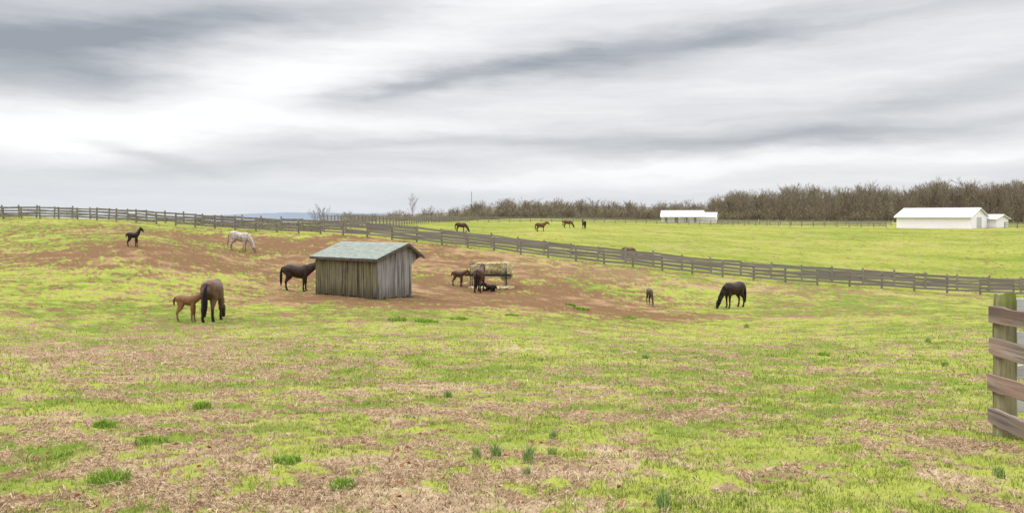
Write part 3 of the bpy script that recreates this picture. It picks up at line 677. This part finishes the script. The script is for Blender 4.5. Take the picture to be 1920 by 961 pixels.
    me.polygons.foreach_set('use_smooth',np.full(len(me.polygons),True))
    g=Geo(); pts=[]
    for i,(x,z,h,w) in enumerate(N):
        j0,j1=N[max(i-1,0)],N[min(i+1,len(N)-1)]; tx_,tz_=j1[0]-j0[0],j1[1]-j0[1]; l=math.hypot(tx_,tz_); n_=(-tz_/l,tx_/l)
        if i==0: continue
        pts.append((nx(x)+n_[0]*h*nk*.93,yy(x)+.03,nz(z)+dz+n_[1]*h*nk*.93,.05 if not foal else .03,.035 if not foal else .025))
    px_=Hd[0]; pts.append((nx(px_[0])+ux*.1+.02,yy(px_[0]),nz(px_[1])+dz+uz*.1,.045,.04))
    g.loft(pts,8)
    if not foal:
        for (x,y_,z,h,w) in pts[:-1]: g.loft([(x,y_+.03,z,.09,.03),(x+.01,y_+.10,z-.12,.10,.02),(x+.02,y_+.12,z-.24,.03,.012)],8)
    mane=g.build('mane',[],True,link=False).data
    g=Geo(); X=-.82*tx
    zt=cz(1.36)+dz
    if lie: g.loft([(X,0,zt,.04,.04),(X-.08,0,zt-.15,.05,.05),(X-.1,.03,zt-.42,.02,.02)],8)
    elif foal: g.loft([(X,0,zt,.04,.035),(X-.09,0,zt-.10,.05,.05),(X-.10,.0,zt-.32,.05,.05),(X-.08,.0,zt-.46,.015,.015)],8)
    else: g.loft([(X+.02,0,zt+.02,.04,.04),(X-.09,0,zt-.05,.05,.05),(X-.135,0,zt-.25,.065,.075),(X-.13,.0,zt-.55,.08,.10),(X-.12,.01,zt-.85,.07,.085),(X-.11,.02,zt-1.12,.02,.03)],10)
    tail=g.build('tail',[],True,link=False).data
    HH[key]=(me,mane,tail); return HH[key]
def horse(u,d,head,s,key,foal,pose,cm,hm,label,yaw=0,lie=False,grp='horses grazing in the paddocks'):
    me,mane,tail=horse_mesh(key,foal,pose,yaw,lie)
    me=me.copy(); me.materials.clear(); me.materials.append(cm)
    mm=mane.copy(); mm.materials.append(hm); tt=tail.copy(); tt.materials.append(hm)
    x,y=W(u,d); ob=bpy.data.objects.new('foal' if foal else 'horse',me); COL.objects.link(ob)
    h=math.radians(head); c,sn=math.cos(h),math.sin(h)
    zf=surf(np.array([x+c*.45*s]),np.array([y+sn*.45*s]))[0]; zb=surf(np.array([x-c*.6*s]),np.array([y-sn*.6*s]))[0]
    pitch=-math.atan2(zf-zb,1.05*s)
    ob.location=(x,y,(zf+zb)/2-.015); ob.rotation_euler=(Matrix.Rotation(h,3,'Z')@Matrix.Rotation(pitch,3,'Y')).to_euler(); ob.scale=(s,s,s)
    meta(ob,label,'foal' if foal else 'horse',grp)
    for nm,m_ in(('mane',mm),('tail',tt)):
        q=bpy.data.objects.new(nm,m_); COL.objects.link(q); q.parent=ob
bay=coat('coat_bay',(.085,.045,.026),(.135,.075,.045),(.022,.013,.010)); dkb=coat('coat_dark_brown',(.018,.009,.006),(.042,.020,.013),(.008,.005,.004)); blk=coat('coat_black',(.014,.008,.006),(.028,.015,.011),(.008,.006,.005))
grey=coat('coat_grey',(.27,.20,.155),(.52,.47,.43),(.22,.155,.11),.45,7); ches=coat('coat_chestnut',(.17,.078,.034),(.23,.115,.052),(.15,.09,.058),.35); brn=coat('coat_brown',(.055,.024,.013),(.09,.042,.024),(.02,.012,.009)); tan=coat('coat_tan',(.05,.028,.018),(.08,.045,.03),(.17,.125,.09),.4)
rbr=coat('coat_red_brown',(.10,.042,.020),(.14,.065,.032),(.035,.02,.014))
hb=hairm('black_hair',(.006,.005,.005)); hg=hairm('grey_hair',(.26,.19,.14)); hbr=hairm('brown_hair',(.05,.025,.012))
horse(399,33.8,92,1.02,'g',False,'graze',bay,hb,'brown bay mare seen from behind with black tail')
horse(350,33.2,8,.68,'fl',True,'level',ches,hbr,'chestnut foal nursing beside its mare')
horse(556,53,4,1.0,'l',False,'level',dkb,hb,'dark brown horse standing against the shed')
horse(447,70,0,.96,'g',False,'graze',grey,hg,'pale grey horse grazing on the bare slope')
horse(249,60,8,.66,'fu',True,'up',blk,hb,'black foal standing with head raised')
horse(858,58,-6,.66,'fl',True,'level',brn,hb,'dark brown foal standing beside the hay feeder')
horse(899,55.5,80,.96,'l',False,'level',brn,hb,'brown mare with rump turned, at the hay feeder')
horse(1376,54,210,.99,'g',False,'graze',dkb,hb,'dark brown horse grazing alone on bare ground')
horse(1218,55,-82,.68,'fg',True,'graze',tan,hb,'small brown foal with pale legs grazing')
horse(920,56.2,160,.6,'fll',True,'level',blk,hb,'dark foal lying under the hay feeder',lie=True)
horse(864,138,10,.95,'g',False,'graze',brn,hb,'brown horse grazing in the far green field')
horse(1014,140,10,.92,'l',False,'level',rbr,hb,'brown horse standing in the far green field')
horse(1064,170,8,.95,'g',False,'graze',rbr,hb,'brown horse grazing near the top fence')
horse(1095,165,100,.98,'l',False,'level',dkb,hb,'dark horse facing away in the far field')
horse(1178,84,15,.74,'g',False,'graze',rbr,hbr,'brown horse grazing just beyond the board fence')
# ------------------------------------------------------------- hay feeder
x,y=W(916,58.3); z=gz(x,y); E=empty('hay_feeder',(x,y,z)); E.rotation_euler=(0,0,math.radians(-6)); meta(E,'metal hay rack feeder on legs above a tray','hay feeder')
mt=plain('feeder_metal',(.05,.05,.047),(.11,.11,.10),8,.5,.2); gt=plain('feeder_tray',(.015,.025,.025),(.03,.045,.042),4,.6,.2)
Lh=1.15
for sx_ in(-1,1):
    for sy in(-1,1):
        g=Geo(); g.tube((sx_*1.15,sy*.42,-.1),(sx_*1.15,sy*.38,.76),.035,.035,8); g.tube((sx_*1.15,sy*.38,.76),(sx_*Lh,sy*.50,1.55),.025,.025,8); q=g.build('leg',[mt],True); q.parent=E
g=Geo(); g.box((-1.5,-.5,.76),(3.0,0,0),(0,1.0,0),(0,0,.03)); 
for sy in(-.5,.47): g.box((-1.5,sy,.795),(3.0,0,0),(0,.03,0),(0,0,.07))
for sx_ in(-1.5,1.47): g.box((sx_,-.465,.795),(.03,0,0),(0,.93,0),(0,0,.07))
q=g.build('tray',[gt]); q.parent=E
g=Geo()
for sy in(-1,1):
    g.tube((-Lh,sy*.5,1.55),(Lh,sy*.5,1.55),.025,.025,8); g.tube((-Lh,sy*.1,.95),(Lh,sy*.1,.95),.02,.02,8)
    for i in range(8):
        xx=-Lh+i*2*Lh/7; g.tube((xx,sy*.1,.95),(xx,sy*.5,1.55),.010,.010,5)
for sx_ in(-1,1): g.tube((sx_*Lh,-.5,1.55),(sx_*Lh,.5,1.55),.025,.025,8)
q=g.build('rack',[mt],True); q.parent=E
def hay(cx,cy,cz,lx,ly,lz,label,N=2600,rotz=0,pw=.8):
    u_=rng.normal(size=(N,3)); u_/=np.linalg.norm(u_,axis=1)[:,None]; u_=np.sign(u_)*np.abs(u_)**pw
    Pn=u_*np.array([lx,ly,lz])*rng.uniform(.75,1.05,(N,1)); Pn[:,2]+=fbm(Pn[:,0]*2.2+9,Pn[:,0]*0,5,3)*lz*.9
    a=rng.normal(size=(N,3)); a/=np.linalg.norm(a,axis=1)[:,None]; b=rng.normal(size=(N,3)); b/=np.linalg.norm(b,axis=1)[:,None]
    V=np.stack([Pn-a*.12,Pn+a*.12,Pn+b*.035],1).reshape(-1,3); Fc=np.arange(N*3).reshape(-1,3)
    n1,n2=12,8; vs=[]
    for i in range(n2+1):
        for j in range(n1):
            th_=math.pi*i/n2; ph=2*math.pi*j/n1; k=random.uniform(.75,.92); f_=lambda v:math.copysign(abs(v)**pw,v)
            vs.append((lx*k*f_(math.sin(th_)*math.cos(ph)),ly*k*f_(math.sin(th_)*math.sin(ph)),lz*k*f_(math.cos(th_))))
    fs=[(i*n1+j,i*n1+(j+1)%n1,(i+1)*n1+(j+1)%n1) for i in range(n2) for j in range(n1)]+[(i*n1+j,(i+1)*n1+(j+1)%n1,(i+1)*n1+j) for i in range(n2) for j in range(n1)]
    V2=np.concatenate([V,np.array(vs)]); F2=np.concatenate([Fc,np.array(fs)+len(V)]); tn=np.concatenate([np.repeat(rng.uniform(.1,1,N),3),np.full(len(vs),.5)])
    o=np_mesh('hay_bale',V2,F2,HY,False,{'tone':tn}); o.location=(cx,cy,cz); o.rotation_euler=(0,0,rotz); meta(o,label,'hay'); return o
HY=mat_blades('hay',(.42,.34,.16),(.66,.57,.33),(.78,.70,.50))
hay(x-.05,y,z+1.30,1.15,.46,.34,'loose golden hay piled in the feeder rack',rotz=math.radians(-6),pw=.65)
hay(x+1.15,y+1.1,z+1.0,.48,.5,.62,'pale round hay bale behind the feeder',1500,pw=.7)
hay(x+.2,y-.6,z+.04,1.5,.7,.08,'scattered hay on the dirt under the feeder',1400)
# ------------------------------------------------------------- camera
cam=bpy.data.cameras.new('camera'); cam.sensor_width=36; cam.lens=36*F/1920; cam.shift_y=-75.5/1920; cam.clip_end=20000; cam.clip_start=.05
co=bpy.data.objects.new('camera',cam); co.rotation_euler=(math.radians(90),0,0); COL.objects.link(co); S.camera=co
